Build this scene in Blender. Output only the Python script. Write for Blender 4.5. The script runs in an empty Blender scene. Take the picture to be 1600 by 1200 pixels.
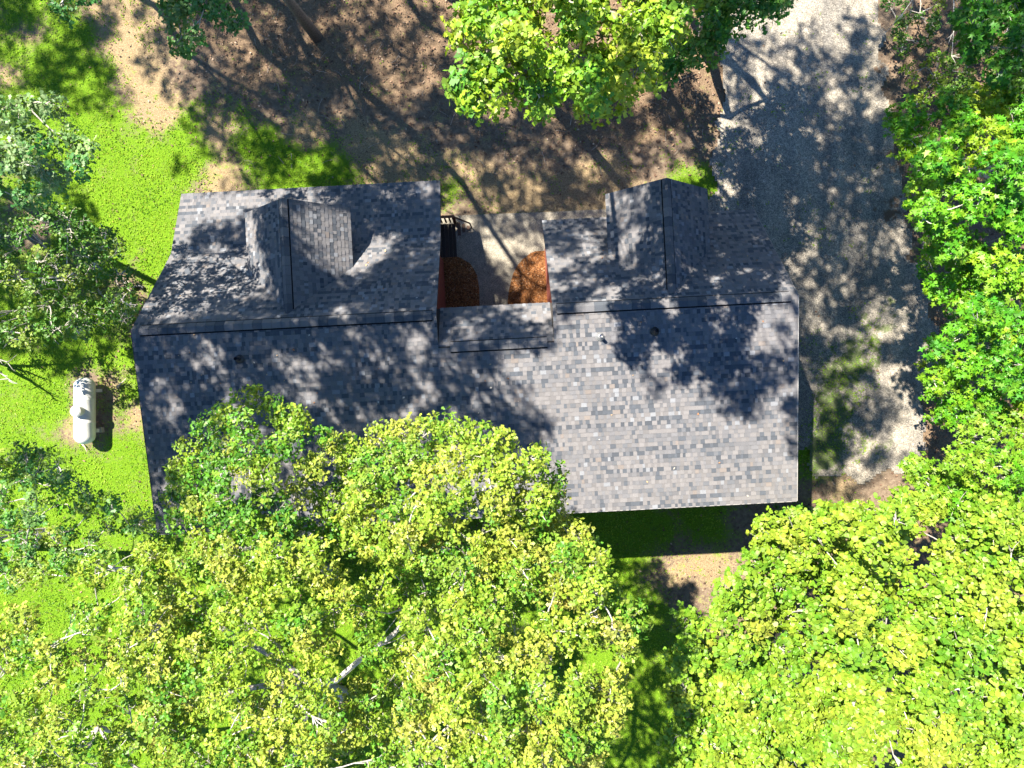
import bpy, math, random
import numpy as np
from mathutils import Vector

# ------------------------------------------------------------------ camera, sky, sun, exposure
scene = bpy.context.scene
CAM_H = 27.0            # drone height over the ground in metres
FPX = 1110.0            # focal length in pixels of the 1600 px wide picture
cam_data = bpy.data.cameras.new("camera")
cam_data.sensor_width = 36.0
cam_data.lens = 36.0 * FPX / 1600.0
cam_data.clip_end = 2000.0
cam = bpy.data.objects.new("camera", cam_data)
cam.location = (0, 0, CAM_H)
scene.collection.objects.link(cam)
scene.camera = cam

SUN_EL = math.radians(55.0)
SUN_AZ = math.radians(-45.0)          # from +Y towards -X: the sun stands up-left of the picture
world = bpy.data.worlds.new("World")
scene.world = world
world.use_nodes = True
wn = world.node_tree.nodes
sky = wn.new("ShaderNodeTexSky")
sky.sky_type = 'NISHITA'
sky.sun_disc = False
sky.sun_elevation = SUN_EL
sky.sun_rotation = SUN_AZ
sky.air_density = 1.0
sky.dust_density = 0.0
sky.ozone_density = 10.0
wn["Background"].inputs["Strength"].default_value = 0.068
world.node_tree.links.new(sky.outputs[0], wn["Background"].inputs["Color"])

sun_data = bpy.data.lights.new("sun", 'SUN')
sun_data.energy = 5.0
sun_data.angle = math.radians(0.5)
sun_data.color = (1.0, 0.92, 0.79)
sun = bpy.data.objects.new("sun", sun_data)
sun_dir = Vector((math.cos(SUN_EL) * 0.7071, -math.cos(SUN_EL) * 0.7071, -math.sin(SUN_EL)))
sun.rotation_euler = sun_dir.to_track_quat('-Z', 'Y').to_euler()
sun.location = (-30, 30, 60)
scene.collection.objects.link(sun)

scene.view_settings.view_transform = 'Standard'
scene.view_settings.look = 'None'
scene.view_settings.exposure = 1.85
scene.view_settings.gamma = 1.0
scene.view_settings.use_curve_mapping = False
scene.cycles.max_bounces = 6
scene.cycles.transparent_max_bounces = 4

rng = np.random.default_rng(7)
random.seed(7)

# ------------------------------------------------------------------ helpers
COL = scene.collection


def at(u, v, z=0.0):
    """world point of photograph pixel (u, v) at height z"""
    s = (CAM_H - z) / FPX
    return np.array([(u - 800.0) * s, (600.0 - v) * s, z])


def mesh_from(name, V, polys, mats=(), tint=None, smooth=False):
    """V (n,3); polys: list of (m,k) index arrays; tint: per-face rgb (concatenated in order)"""
    me = bpy.data.meshes.new(name)
    V = np.asarray(V, dtype=np.float32)
    polys = [np.asarray(p, dtype=np.int32) for p in polys if len(p)]
    me.vertices.add(len(V))
    me.vertices.foreach_set("co", V.ravel())
    loops = np.concatenate([p.ravel() for p in polys])
    totals = np.concatenate([np.full(len(p), p.shape[1], dtype=np.int32) for p in polys])
    starts = np.concatenate([[0], np.cumsum(totals)[:-1]]).astype(np.int32)
    me.loops.add(len(loops))
    me.loops.foreach_set("vertex_index", loops)
    me.polygons.add(len(totals))
    me.polygons.foreach_set("loop_start", starts)
    me.polygons.foreach_set("loop_total", totals)
    me.polygons.foreach_set("use_smooth", np.full(len(totals), bool(smooth)))
    if tint is not None:
        a = me.attributes.new("tint", 'FLOAT_COLOR', 'FACE')
        t = np.ones((len(totals), 4), dtype=np.float32)
        t[:, :3] = tint
        a.data.foreach_set("color", t.ravel())
    me.update(calc_edges=True)
    me.validate()
    for m in mats:
        me.materials.append(m)
    return me


def link(name, data, parent=None, loc=None, label=None, cat=None, group=None, kind=None):
    o = bpy.data.objects.new(name, data)
    COL.objects.link(o)
    if parent is not None:
        o.parent = parent
    if loc is not None:
        o.location = loc
    if label: o["label"] = label
    if cat: o["category"] = cat
    if group: o["group"] = group
    if kind: o["kind"] = kind
    return o


class Geo:
    """collects polygons of any size into one mesh"""
    def __init__(self):
        self.v, self.f, self.t = [], [], []

    def add(self, verts, faces, tint=(1, 1, 1)):
        n = len(self.v)
        self.v.extend([tuple(p) for p in verts])
        for f in faces:
            self.f.append([i + n for i in f])
            self.t.append(tint)

    def box(self, x0, x1, y0, y1, z0, z1, tint=(1, 1, 1)):
        v = [(x0, y0, z0), (x1, y0, z0), (x1, y1, z0), (x0, y1, z0), (x0, y0, z1), (x1, y0, z1), (x1, y1, z1), (x0, y1, z1)]
        self.add(v, [(3, 2, 1, 0), (4, 5, 6, 7), (0, 1, 5, 4), (1, 2, 6, 5), (2, 3, 7, 6), (3, 0, 4, 7)], tint)

    def slab(self, quad, th, tint=(1, 1, 1)):
        """quad: top surface points counterclockwise seen from above; thickness th downwards"""
        k = len(quad)
        q = [Vector(p) for p in quad]
        v = [tuple(p) for p in q] + [(p.x, p.y, p.z - th) for p in q]
        f = [tuple(range(k)), tuple(reversed(range(k, 2 * k)))]
        for i in range(k):
            j = (i + 1) % k
            f.append((i, k + i, k + j, j))
        self.add(v, f, tint)

    def tube(self, pts, radii, n=6, cap=True, tint=(1, 1, 1)):
        pts = [Vector(p) for p in pts]
        vs, rings = [], []
        up = Vector((0.13, 0.21, 0.97))
        for i, p in enumerate(pts):
            d = (pts[min(i + 1, len(pts) - 1)] - pts[max(i - 1, 0)])
            if d.length < 1e-6: d = Vector((0, 0, 1))
            d.normalize()
            a = d.cross(up)
            if a.length < 1e-3: a = d.cross(Vector((1, 0, 0)))
            a.normalize(); b = d.cross(a)
            ring = []
            for k in range(n):
                t = 2 * math.pi * k / n
                ring.append(len(vs)); vs.append(p + (a * math.cos(t) + b * math.sin(t)) * radii[i])
            rings.append(ring)
        fs = []
        for i in range(len(rings) - 1):
            for k in range(n):
                j = (k + 1) % n
                fs.append((rings[i][k], rings[i + 1][k], rings[i + 1][j], rings[i][j]))
        if cap and n > 3:
            fs.append(tuple(rings[0])); fs.append(tuple(reversed(rings[-1])))
        self.add(vs, fs, tint)

    def mesh(self, name, mats=(), smooth=False):
        me = bpy.data.meshes.new(name)
        me.from_pydata(self.v, [], self.f)
        a = me.attributes.new("tint", 'FLOAT_COLOR', 'FACE')
        t = np.ones((len(self.f), 4), dtype=np.float32)
        t[:, :3] = np.array(self.t, dtype=np.float32)
        a.data.foreach_set("color", t.ravel())
        me.polygons.foreach_set("use_smooth", np.full(len(self.f), bool(smooth)))
        me.update()
        for m in mats: me.materials.append(m)
        return me


# ------------------------------------------------------------------ materials
def new_mat(name):
    m = bpy.data.materials.new(name)
    m.use_nodes = True
    nt = m.node_tree
    return m, nt, nt.nodes, nt.links, nt.nodes["Principled BSDF"]


def noise(nt, scale, detail=4, rough=0.6, vec=None):
    n = nt.nodes.new("ShaderNodeTexNoise")
    n.inputs["Scale"].default_value = scale
    n.inputs["Detail"].default_value = detail
    n.inputs["Roughness"].default_value = rough
    if vec is None:
        tc = nt.nodes.new("ShaderNodeTexCoord"); vec = tc.outputs["Object"]
    nt.links.new(vec, n.inputs["Vector"])
    return n


def ramp(nt, src, stops):
    r = nt.nodes.new("ShaderNodeValToRGB")
    e = r.color_ramp.elements
    e[0].position, e[0].color = stops[0][0], (*stops[0][1], 1)
    e[1].position, e[1].color = stops[-1][0], (*stops[-1][1], 1)
    for p, c in stops[1:-1]:
        x = e.new(p); x.color = (*c, 1)
    nt.links.new(src, r.inputs[0])
    return r


def mix(nt, fac, a, b, mode='MIX'):
    m = nt.nodes.new("ShaderNodeMix")
    m.data_type = 'RGBA'; m.blend_type = mode
    for sock, val in ((m.inputs[0], fac), (m.inputs[6], a), (m.inputs[7], b)):
        if hasattr(val, "is_output"): nt.links.new(val, sock)
        elif isinstance(val, (int, float)): sock.default_value = val
        else: sock.default_value = (*val, 1)
    return m.outputs[2]


def math_node(nt, op, a, b=0.0):
    m = nt.nodes.new("ShaderNodeMath"); m.operation = op
    for i, val in enumerate((a, b)):
        if hasattr(val, "is_output"): nt.links.new(val, m.inputs[i])
        else: m.inputs[i].default_value = val
    return m.outputs[0]


def bump(nt, height, strength, dist=0.02):
    b = nt.nodes.new("ShaderNodeBump")
    b.inputs["Strength"].default_value = strength
    b.inputs["Distance"].default_value = dist
    nt.links.new(height, b.inputs["Height"])
    return b.outputs[0]


def tint_attr(nt):
    a = nt.nodes.new("ShaderNodeAttribute"); a.attribute_name = "tint"
    return a


def mat_tinted(name, rough=0.9, nscale=40.0, lo=0.75, hi=1.2, spec=0.3, bstr=0.0):
    m, nt, N, L, P = new_mat(name)
    n = noise(nt, nscale, 3)
    r = ramp(nt, n.outputs[0], [(0.3, (lo,) * 3), (0.7, (hi,) * 3)])
    L.new(mix(nt, 1.0, tint_attr(nt).outputs[0], r.outputs[0], 'MULTIPLY'), P.inputs["Base Color"])
    P.inputs["Roughness"].default_value = rough
    P.inputs["Specular IOR Level"].default_value = spec
    if bstr: L.new(bump(nt, n.outputs[0], bstr), P.inputs["Normal"])
    return m


def mat_leaf(name, trans=0.24, rough=0.45, spec=0.35):
    m, nt, N, L, P = new_mat(name)
    a = tint_attr(nt)
    L.new(a.outputs[0], P.inputs["Base Color"])
    P.inputs["Roughness"].default_value = rough
    P.inputs["Specular IOR Level"].default_value = spec
    t = N.new("ShaderNodeBsdfTranslucent")
    L.new(mix(nt, 1.0, a.outputs[0], (1.5, 1.35, 0.5), 'MULTIPLY'), t.inputs[0])
    ms = N.new("ShaderNodeMixShader"); ms.inputs[0].default_value = trans
    L.new(P.outputs[0], ms.inputs[1]); L.new(t.outputs[0], ms.inputs[2])
    L.new(ms.outputs[0], N["Material Output"].inputs[0])
    return m


M = {}
M["leaf"] = mat_leaf("leaf_blade")
M["shingle"] = mat_tinted("asphalt_shingle", 0.95, 60.0, 0.82, 1.15, 0.04, 0.25)
M["deck"] = mat_tinted("roof_board", 0.9, 15.0, 0.8, 1.1)
M["siding"] = mat_tinted("red_siding", 0.7, 12.0, 0.8, 1.1)
M["wood"] = mat_tinted("dark_wood", 0.7, 25.0, 0.6, 1.25)
M["bark"] = mat_tinted("bark", 0.9, 22.0, 0.55, 1.3, 0.2, 0.8)
M["litter"] = mat_tinted("dry_leaf", 0.8, 30.0, 0.8, 1.2)
M["grass"] = mat_leaf("grass_blade", 0.3, 0.5, 0.25)


def mat_plain(name, col, rough=0.5, metal=0.0, nscale=8.0, var=0.15):
    m, nt, N, L, P = new_mat(name)
    n = noise(nt, nscale, 5)
    lo = tuple(c * (1 - var) for c in col); hi = tuple(min(1, c * (1 + var)) for c in col)
    r = ramp(nt, n.outputs[0], [(0.3, lo), (0.7, hi)])
    L.new(r.outputs[0], P.inputs["Base Color"])
    P.inputs["Roughness"].default_value = rough
    P.inputs["Metallic"].default_value = metal
    return m


M["tank"] = mat_plain("white_tank_paint", (0.62, 0.62, 0.58), 0.35, 0, 3.0, 0.12)
M["black"] = mat_plain("black_rubber", (0.02, 0.02, 0.022), 0.5)
M["metal"] = mat_plain("galvanised_metal", (0.5, 0.5, 0.5), 0.4, 0.8)
M["glass"] = mat_plain("window_glass", (0.03, 0.04, 0.05), 0.08)
M["trim"] = mat_plain("white_trim", (0.7, 0.69, 0.66), 0.5)
M["block"] = mat_plain("concrete_block", (0.35, 0.32, 0.26), 0.9)


def mat_gravel(name, cols, scale=28.0, bstr=0.5, zone=False):
    m, nt, N, L, P = new_mat(name)
    tc = N.new("ShaderNodeTexCoord")
    vo = N.new("ShaderNodeTexVoronoi"); vo.inputs["Scale"].default_value = scale
    L.new(tc.outputs["Object"], vo.inputs["Vector"])
    sep = N.new("ShaderNodeSeparateColor"); L.new(vo.outputs["Color"], sep.inputs[0])
    big = noise(nt, 0.7, 5, 0.65, tc.outputs["Object"])
    mid = noise(nt, 6.0, 4, 0.6, tc.outputs["Object"])
    r1 = ramp(nt, sep.outputs[0], [(0.0, cols[0]), (0.5, cols[1]), (0.85, cols[2]), (1.0, cols[3])])
    r2 = ramp(nt, big.outputs[0], [(0.35, (0.82, 0.8, 0.78)), (0.65, (1.12, 1.1, 1.05))])
    r3 = ramp(nt, mid.outputs[0], [(0.3, (0.78, 0.78, 0.78)), (0.7, (1.15, 1.15, 1.15))])
    c = mix(nt, 1.0, mix(nt, 1.0, r1.outputs[0], r2.outputs[0], 'MULTIPLY'), r3.outputs[0], 'MULTIPLY')
    if zone:
        mp = N.new("ShaderNodeMapping"); mp.inputs["Rotation"].default_value = (0, 0, .22); mp.inputs["Scale"].default_value = (1.1, .09, 1)
        L.new(tc.outputs["Object"], mp.inputs["Vector"])
        tr = noise(nt, 1.0, 4, 0.6, mp.outputs[0])
        r4 = ramp(nt, tr.outputs[0], [(0.35, (0.72, 0.73, 0.76)), (0.62, (1.2, 1.16, 1.1))])
        c = mix(nt, 1.0, c, r4.outputs[0], 'MULTIPLY')
    if zone:
        at_ = N.new("ShaderNodeAttribute"); at_.attribute_name = "zone"
        zs = N.new("ShaderNodeSeparateColor"); L.new(at_.outputs[0], zs.inputs[0])
        gn = noise(nt, 2.2, 6, 0.7, tc.outputs["Object"])
        g = math_node(nt, 'ADD', zs.outputs[0], math_node(nt, 'MULTIPLY', math_node(nt, 'SUBTRACT', gn.outputs[0], 0.5), 2.2))
        gr = ramp(nt, g, [(0.42, (0, 0, 0)), (0.62, (1, 1, 1))])
        c = mix(nt, math_node(nt, 'MULTIPLY', gr.outputs[0], .75), c, (0.06, 0.1, 0.015))
        d = math_node(nt, 'ADD', zs.outputs[2], math_node(nt, 'MULTIPLY', math_node(nt, 'SUBTRACT', gn.outputs[0], 0.5), 2.0))
        dr = ramp(nt, d, [(0.4, (0, 0, 0)), (0.65, (1, 1, 1))])
        c = mix(nt, dr.outputs[0], c, (0.13, 0.085, 0.055))
    L.new(c, P.inputs["Base Color"])
    P.inputs["Roughness"].default_value = 0.95
    P.inputs["Specular IOR Level"].default_value = 0.2
    L.new(bump(nt, vo.outputs["Distance"], bstr, 0.03), P.inputs["Normal"])
    return m


M["gravel"] = mat_gravel("gravel", [(0.13, 0.123, 0.112), (0.25, 0.235, 0.21), (0.33, 0.31, 0.27), (0.44, 0.41, 0.365)], 36.0, 0.5, True)
M["concrete"] = mat_gravel("exposed_aggregate", [(0.14, 0.13, 0.11), (0.26, 0.24, 0.2), (0.33, 0.305, 0.255), (0.46, 0.42, 0.36)], 70.0, 0.2)
M["mulch"] = mat_gravel("mulch", [(0.09, 0.034, 0.012), (0.21, 0.087, 0.03), (0.29, 0.125, 0.045), (0.36, 0.19, 0.09)], 30.0, 0.8)


def mat_ground():
    m, nt, N, L, P = new_mat("ground_soil_and_turf")
    tc = N.new("ShaderNodeTexCoord"); V = tc.outputs["Object"]
    a = N.new("ShaderNodeAttribute"); a.attribute_name = "zone"
    s = N.new("ShaderNodeSeparateColor"); L.new(a.outputs[0], s.inputs[0])
    n1 = noise(nt, 1.3, 6, 0.7, V); n2 = noise(nt, 5.0, 5, 0.7, V); n3 = noise(nt, 22.0, 4, 0.7, V)
    dirt = ramp(nt, n2.outputs[0], [(0.3, (0.10, 0.072, 0.05)), (0.5, (0.175, 0.13, 0.092)), (0.72, (0.25, 0.195, 0.14))])
    straw = ramp(nt, n3.outputs[0], [(0.3, (0.15, 0.105, 0.055)), (0.5, (0.27, 0.2, 0.115)), (0.7, (0.38, 0.295, 0.18))])
    lit = ramp(nt, n3.outputs[0], [(0.3, (0.10, 0.068, 0.043)), (0.55, (0.20, 0.14, 0.09)), (0.75, (0.31, 0.225, 0.15))])
    grs = ramp(nt, n3.outputs[0], [(0.28, (0.04, 0.095, 0.004)), (0.5, (0.11, 0.22, 0.008)), (0.75, (0.20, 0.29, 0.025))])
    nn = math_node(nt, 'ADD', math_node(nt, 'MULTIPLY', n1.outputs[0], 0.6), math_node(nt, 'MULTIPLY', n2.outputs[0], 0.4))
    off = math_node(nt, 'ADD', math_node(nt, 'MULTIPLY', math_node(nt, 'SUBTRACT', nn, 0.5), 3.0), math_node(nt, 'MULTIPLY', math_node(nt, 'SUBTRACT', n3.outputs[0], 0.5), 1.2))
    def mask(ch, lo, hi):
        return ramp(nt, math_node(nt, 'ADD', s.outputs[ch], off), [(lo, (0, 0, 0)), (hi, (1, 1, 1))]).outputs[0]
    c = mix(nt, mask(2, 0.35, 0.6), dirt.outputs[0], lit.outputs[0])
    c = mix(nt, mask(1, 0.3, 0.6), c, straw.outputs[0])
    c = mix(nt, mask(0, 0.25, 0.75), c, grs.outputs[0])
    L.new(c, P.inputs["Base Color"])
    P.inputs["Roughness"].default_value = 0.95
    P.inputs["Specular IOR Level"].default_value = 0.15
    L.new(bump(nt, n3.outputs[0], 0.9, 0.05), P.inputs["Normal"])
    return m


M["ground"] = mat_ground()

# ------------------------------------------------------------------ ground
# what grows where, by photograph pixel: G grass, S straw-dry turf, L dark leaf litter, D bare dirt
ZONES = """G 150 200;G 250 250;G 200 330;G 230 420;G 170 560;G 60 600;G 200 700;G 100 560;G 80 1000;G 60 850;G 300 250;G 185 640;G 220 600;G 430 265;G 480 270
G 100 300;G 50 450;G 150 500;G 300 1000;G 600 1000;G 950 1000;G 90 640;G 60 720;G 140 740;G 400 220;G 520 255;G 30 160;G 90 110;G 110 60;G 300 200;G 250 350
S 200 60;S 230 130;S 255 175;S 345 275;S 170 30;S 620 265;S 700 260;S 760 290;S 830 300;S 560 225;S 40 60;S 20 120;S 330 200;S 480 200;S 660 300;S 600 230;S 900 290;S 960 270
L 430 60;L 520 100;L 600 60;L 600 150;L 680 100;L 400 110;L 900 200;L 1000 200;L 950 180;L 1080 150;L 1100 100;L 520 20;L 760 150;L 780 80;L 880 60;L 1000 60;L 1080 20;L 330 40
D 700 220;D 800 240;D 880 240;D 620 190;D 500 165;D 1080 240;D 1010 250;D 420 160;D 750 190;D 300 110
D 1385 60;D 1395 150;D 1405 250;D 1420 330;L 1440 80;L 1460 200;L 1500 300;L 1500 500;L 1500 700;L 1500 900;L 1300 1000;L 1550 100
G 1000 830;G 960 870;G 1040 840;G 1100 825;G 940 830;D 1050 850;S 1100 885;S 1060 895;D 1180 830;S 1320 765;D 1290 775;G 1300 640;G 1295 720;G 1000 960;D 1090 920;G 1020 1100;D 1350 760
S 165 610;D 140 600;D 160 650;S 120 660;S 210 650;G 170 420;D 190 440;D 130 400;D 60 360;G 100 380;D 205 480;G 150 350;G 200 380
D 650 320;S 780 320;D 720 320;G 700 300;G 30 20;G 70 90;G 50 130;G 130 120;G 20 80;G 1080 280;S 930 320"""
zp = []
for ent in ZONES.replace("\n", ";").split(";"):
    k, u, v = ent.split()
    p = at(float(u), float(v))
    zp.append((p[0], p[1], "GSLD".index(k)))
zp = np.array(zp)


def zone_weights(X, Y):
    X = np.asarray(X).ravel(); Y = np.asarray(Y).ravel()
    W = np.zeros((len(X), 4))
    for x, y, k in zp:
        w = 1.0 / (((X - x) ** 2 + (Y - y) ** 2) + 0.25) ** 1.7
        W[:, int(k)] += w
    W /= W.sum(1, keepdims=True)
    far = np.clip((np.maximum(np.abs(X) - 21, np.abs(Y) - 16)) / 6.0, 0, 1)[:, None]
    return W * (1 - far) + np.array([[0.35, 0.15, 0.45, 0.05]]) * far


def waves(X, Y, seed, scale):
    r = np.random.default_rng(seed)
    out = np.zeros_like(X, dtype=float)
    for i in range(10):
        k = scale * (0.5 + 1.8 * r.random()); t = r.random() * 6.283; ph = r.random() * 6.283
        out += np.sin(k * (X * math.cos(t) + Y * math.sin(t)) + ph)
    return out / 10 ** 0.5


ax = np.concatenate([[-500, -200, -100, -60, -40, -30, -25], np.arange(-22, 22.01, 0.22), [25, 30, 40, 60, 100, 200, 500]])
ay = np.concatenate([[-500, -200, -100, -60, -40, -30, -22], np.arange(-17, 17.01, 0.22), [22, 30, 40, 60, 100, 200, 500]])
GX, GY = np.meshgrid(ax, ay)
nx, ny = len(ax), len(ay)
GZ = -0.02 + 0.015 * waves(GX, GY, 3, 1.6)
idx = np.arange(nx * ny).reshape(ny, nx)
quads = np.stack([idx[:-1, :-1].ravel(), idx[:-1, 1:].ravel(), idx[1:, 1:].ravel(), idx[1:, :-1].ravel()], 1)
gm = mesh_from("ground", np.stack([GX.ravel(), GY.ravel(), GZ.ravel()], 1), [quads], [M["ground"]], smooth=True)
za = gm.attributes.new("zone", 'FLOAT_COLOR', 'POINT')
W = zone_weights(GX, GY)
zc = np.ones((len(W), 4), dtype=np.float32); zc[:, :3] = W[:, :3]
za.data.foreach_set("color", zc.ravel())
link("ground", gm, kind="structure")


def in_poly(px, py, poly):
    c = np.zeros(len(px), dtype=bool)
    n = len(poly)
    for i in range(n):
        x1, y1 = poly[i]; x2, y2 = poly[(i + 1) % n]
        cond = ((y1 > py) != (y2 > py)) & (px < (x2 - x1) * (py - y1) / ((y2 - y1) + 1e-12) + x1)
        c ^= cond
    return c


# gravel drive: a fine sheet whose ragged rim follows the photographed outline
drive_px = [(1135, -330), (1135, 0), (1122, 60), (1128, 140), (1120, 215), (1112, 262), (1118, 300), (1060, 340), (1060, 700), (1255, 700), (1268, 745), (1300, 735), (1345, 752), (1400, 742),
            (1440, 700), (1452, 600), (1458, 520), (1440, 440), (1418, 360), (1408, 300), (1396, 230), (1384, 140), (1374, 60), (1368, 0), (1385, -330)]
drive = [tuple(at(u, v)[:2]) for u, v in drive_px]
dx = np.arange(6.0, 17.0, 0.1); dy = np.arange(-4.2, 22.6, 0.1)
DX, DY = np.meshgrid(dx, dy)
mx = (DX[:-1, :-1] + 0.05).ravel(); my = (DY[:-1, :-1] + 0.05).ravel()
wob = 0.16
inside = in_poly(mx + wob * waves(mx, my, 11, 3.0), my + wob * waves(mx, my, 12, 3.0), drive)
di = np.arange(DX.size).reshape(DX.shape)
dq = np.stack([di[:-1, :-1].ravel(), di[:-1, 1:].ravel(), di[1:, 1:].ravel(), di[1:, :-1].ravel()], 1)[inside]
used = np.unique(dq); remap = -np.ones(DX.size, dtype=int); remap[used] = np.arange(len(used))
dV = np.stack([DX.ravel(), DY.ravel(), 0.035 + 0.012 * waves(DX, DY, 5, 2.5).ravel()], 1)[used]
dm = mesh_from("driveway", dV, [remap[dq]], [M["gravel"]], smooth=True)
# grass and soil come through towards the rear end and at the rim
def drive_zone(X, Y):
    z = np.zeros((len(X), 4), dtype=np.float32); z[:, 3] = 1
    for u, v, r, k, amp in [(1300, 590, 1.0, 0, .55), (1300, 650, .9, 0, .75), (1290, 710, .9, 0, .9), (1350, 520, 1.2, 0, .35), (1345, 570, 1.0, 0, .4), (1375, 700, .7, 0, .5), (1400, 480, .9, 0, .35),
                            (1130, 250, .7, 0, .35), (1395, 330, .8, 2, .6), (1400, 250, .7, 2, .6), (1440, 420, 1.1, 2, .4), (1380, 100, .6, 2, .5), (1430, 620, .8, 2, .3), (1120, 60, .6, 2, .4), (1140, 150, .5, 2, .3)]:
        p = at(u, v)
        z[:, k] += amp * np.exp(-((X - p[0]) ** 2 + (Y - p[1]) ** 2) / (r * r))
    return z
dz = dm.attributes.new("zone", 'FLOAT_COLOR', 'POINT')
dz.data.foreach_set("color", drive_zone(dV[:, 0], dV[:, 1]).ravel())
link("driveway", dm, kind="structure")

# exposed-aggregate path in the forecourt
g = Geo()
path_px = [(686, 339), (760, 335), (850, 332), (955, 327), (955, 352), (880, 480), (870, 540), (690, 540)]
g.slab([tuple(at(u, v)[:2]) + (0.05,) for u, v in reversed(path_px)], 0.12)
link("footpath", g.mesh("footpath", [M["concrete"]]), kind="structure")

# ------------------------------------------------------------------ the house
TH = math.radians(3.0)
house = link("house", None, label="long house with grey shingle roof, two gabled dormers and red siding", cat="house")
house.rotation_euler = (0, 0, TH)


def house_xy(x, y):
    return (x * math.cos(TH) + y * math.sin(TH), -x * math.sin(TH) + y * math.cos(TH))


A0, A1 = -11.0, -2.1        # left wing, along the ridge
A2, A3 = 1.3, 8.46          # right wing
RB, RZ = 2.15, 6.3          # ridge
EB, EZ = -4.0, 5.4          # rear eave
KB, KZ = 4.85, 3.6          # where the porch roof begins
PB, PZ = 7.1, 2.6           # porch eave
FB, FZ = 5.45, 3.0          # right wing's front eave
CB, CE, CEZ = 1.2, 2.45, 4.98
CZ = RZ - (RB - CB) * (RZ - EZ) / (RB - EB)

DECK = (0.045, 0.04, 0.037)
deck = Geo()
T = 0.13
deck.slab([(A0, EB, EZ), (A3, EB, EZ), (A3, RB, RZ), (A2, RB, RZ), (A2, CB, CZ), (A1, CB, CZ), (A1, RB, RZ), (A0, RB, RZ)], T, DECK)
deck.slab([(A0, RB + .001, RZ - .001), (A1, RB + .001, RZ - .001), (A1, KB, KZ), (A0, KB, KZ)][::-1], T, DECK)
deck.slab([(A0, KB + .001, KZ), (A1, KB + .001, KZ), (A1, PB, PZ), (A0, PB, PZ)][::-1], T, DECK)
deck.slab([(A2, RB + .001, RZ - .001), (A3, RB + .001, RZ - .001), (A3, FB, FZ), (A2, FB, FZ)][::-1], T, DECK)
deck.slab([(A1 - .1, CB + .001, CZ), (A2 + .1, CB + .001, CZ), (A2 + .1, CE, CEZ), (A1 - .1, CE, CEZ)][::-1], T, DECK)
roof = link("roof", deck.mesh("roof", [M["deck"]]), house)

# shingles: courses of short laminated tabs, each a thin wedge
SH = []   # (corners 6x3, tint, which)
pal = [((0.168, 0.162, 0.166), .34), ((0.140, 0.140, 0.150), .26), ((0.080, 0.089, 0.105), .17), ((0.110, 0.115, 0.128), .13), ((0.190, 0.198, 0.216), .07), ((0.172, 0.152, 0.143), .03)]
pc = np.array([p[0] for p in pal]); pw = np.array([p[1] for p in pal]); pw /= pw.sum()
EXPO = 0.13


def shingle_plane(o, e, s, length, bounds, which):
    """o: eave start; e: unit along the eave; s: unit up the slope; length up the slope; bounds(t) -> (s0, s1)"""
    o, e, s = Vector(o), Vector(e).normalized(), Vector(s).normalized()
    n = e.cross(s)
    if n.z < 0: n = -n
    rows = int(math.ceil(length / EXPO))
    for r in range(rows):
        t0 = r * EXPO - 0.015
        t1 = min(t0 + EXPO + 0.03, length)
        for a0, b0 in bounds(max(t0 + .05, 0)):
            if b0 - a0 >= 0.08: shingle_row(o, e, s, n, t0, t1, a0, b0, which)


def shingle_row(o, e, s, n, t0, t1, a0, b0, which):
        x = a0 + 0.0
        up = random.random() < .5
        panel_left, panel = 0, None
        while x < b0 - 1e-4:
            if panel_left <= 0:
                panel_left = 1.0; panel = int(rng.choice(3, p=[.45, .35, .2]))
            w = random.choice((.08, .10, .11, .13, .15, .19)) * random.uniform(.8, 1.2)
            x1 = min(x + w, b0)
            if b0 - x1 < 0.05: x1 = b0
            h = 0.017 if up else 0.009
            if up:
                c = pc[rng.choice(len(pc), p=pw)]
            else:
                c = pc[(0, 1, 2)[panel]] * (0.86 if random.random() < .6 else .97)
            c = np.array(c) * random.uniform(.93, 1.07)
            v = [o + e * x + s * t0, o + e * x1 + s * t0, o + e * x + s * t1 , o + e * x1 + s * t1]
            SH.append(([v[0] + n * .0005, v[1] + n * .0005, v[0] + n * h, v[1] + n * h, v[2] + n * .002, v[3] + n * .002], c, which, (x + x1) / 2, t0))
            panel_left -= (x1 - x)
            x = x1
            up = not up


def vec(a, b): return Vector(b) - Vector(a)


rear_up = vec((0, EB, EZ), (0, RB, RZ)); rl = rear_up.length
con_t = vec((0, EB, EZ), (0, CB, CZ)).length
shingle_plane((A0, EB, EZ), (1, 0, 0), rear_up, rl, lambda t: [(0, A3 - A0)] if t < con_t - .06 else [(0, A1 - A0), (A2 - A0, A3 - A0)], "rear")
up = vec((0, KB, KZ), (0, RB, RZ))
shingle_plane((A0, KB, KZ), (1, 0, 0), up, up.length, lambda t: [(0, A1 - A0)], "front")
up2 = vec((0, PB, PZ), (0, KB, KZ))
shingle_plane((A0, PB, PZ), (1, 0, 0), up2, up2.length, lambda t: [(0, A1 - A0)], "front")
up3 = vec((0, FB, FZ), (0, RB, RZ))
shingle_plane((A2, FB, FZ), (1, 0, 0), up3, up3.length, lambda t: [(0, A3 - A2)], "front")
up4 = vec((0, CE, CEZ), (0, CB, CZ))
shingle_plane((A1, CE, CEZ), (1, 0, 0), up4, up4.length, lambda t: [(0, A2 - A1)], "front")

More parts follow.
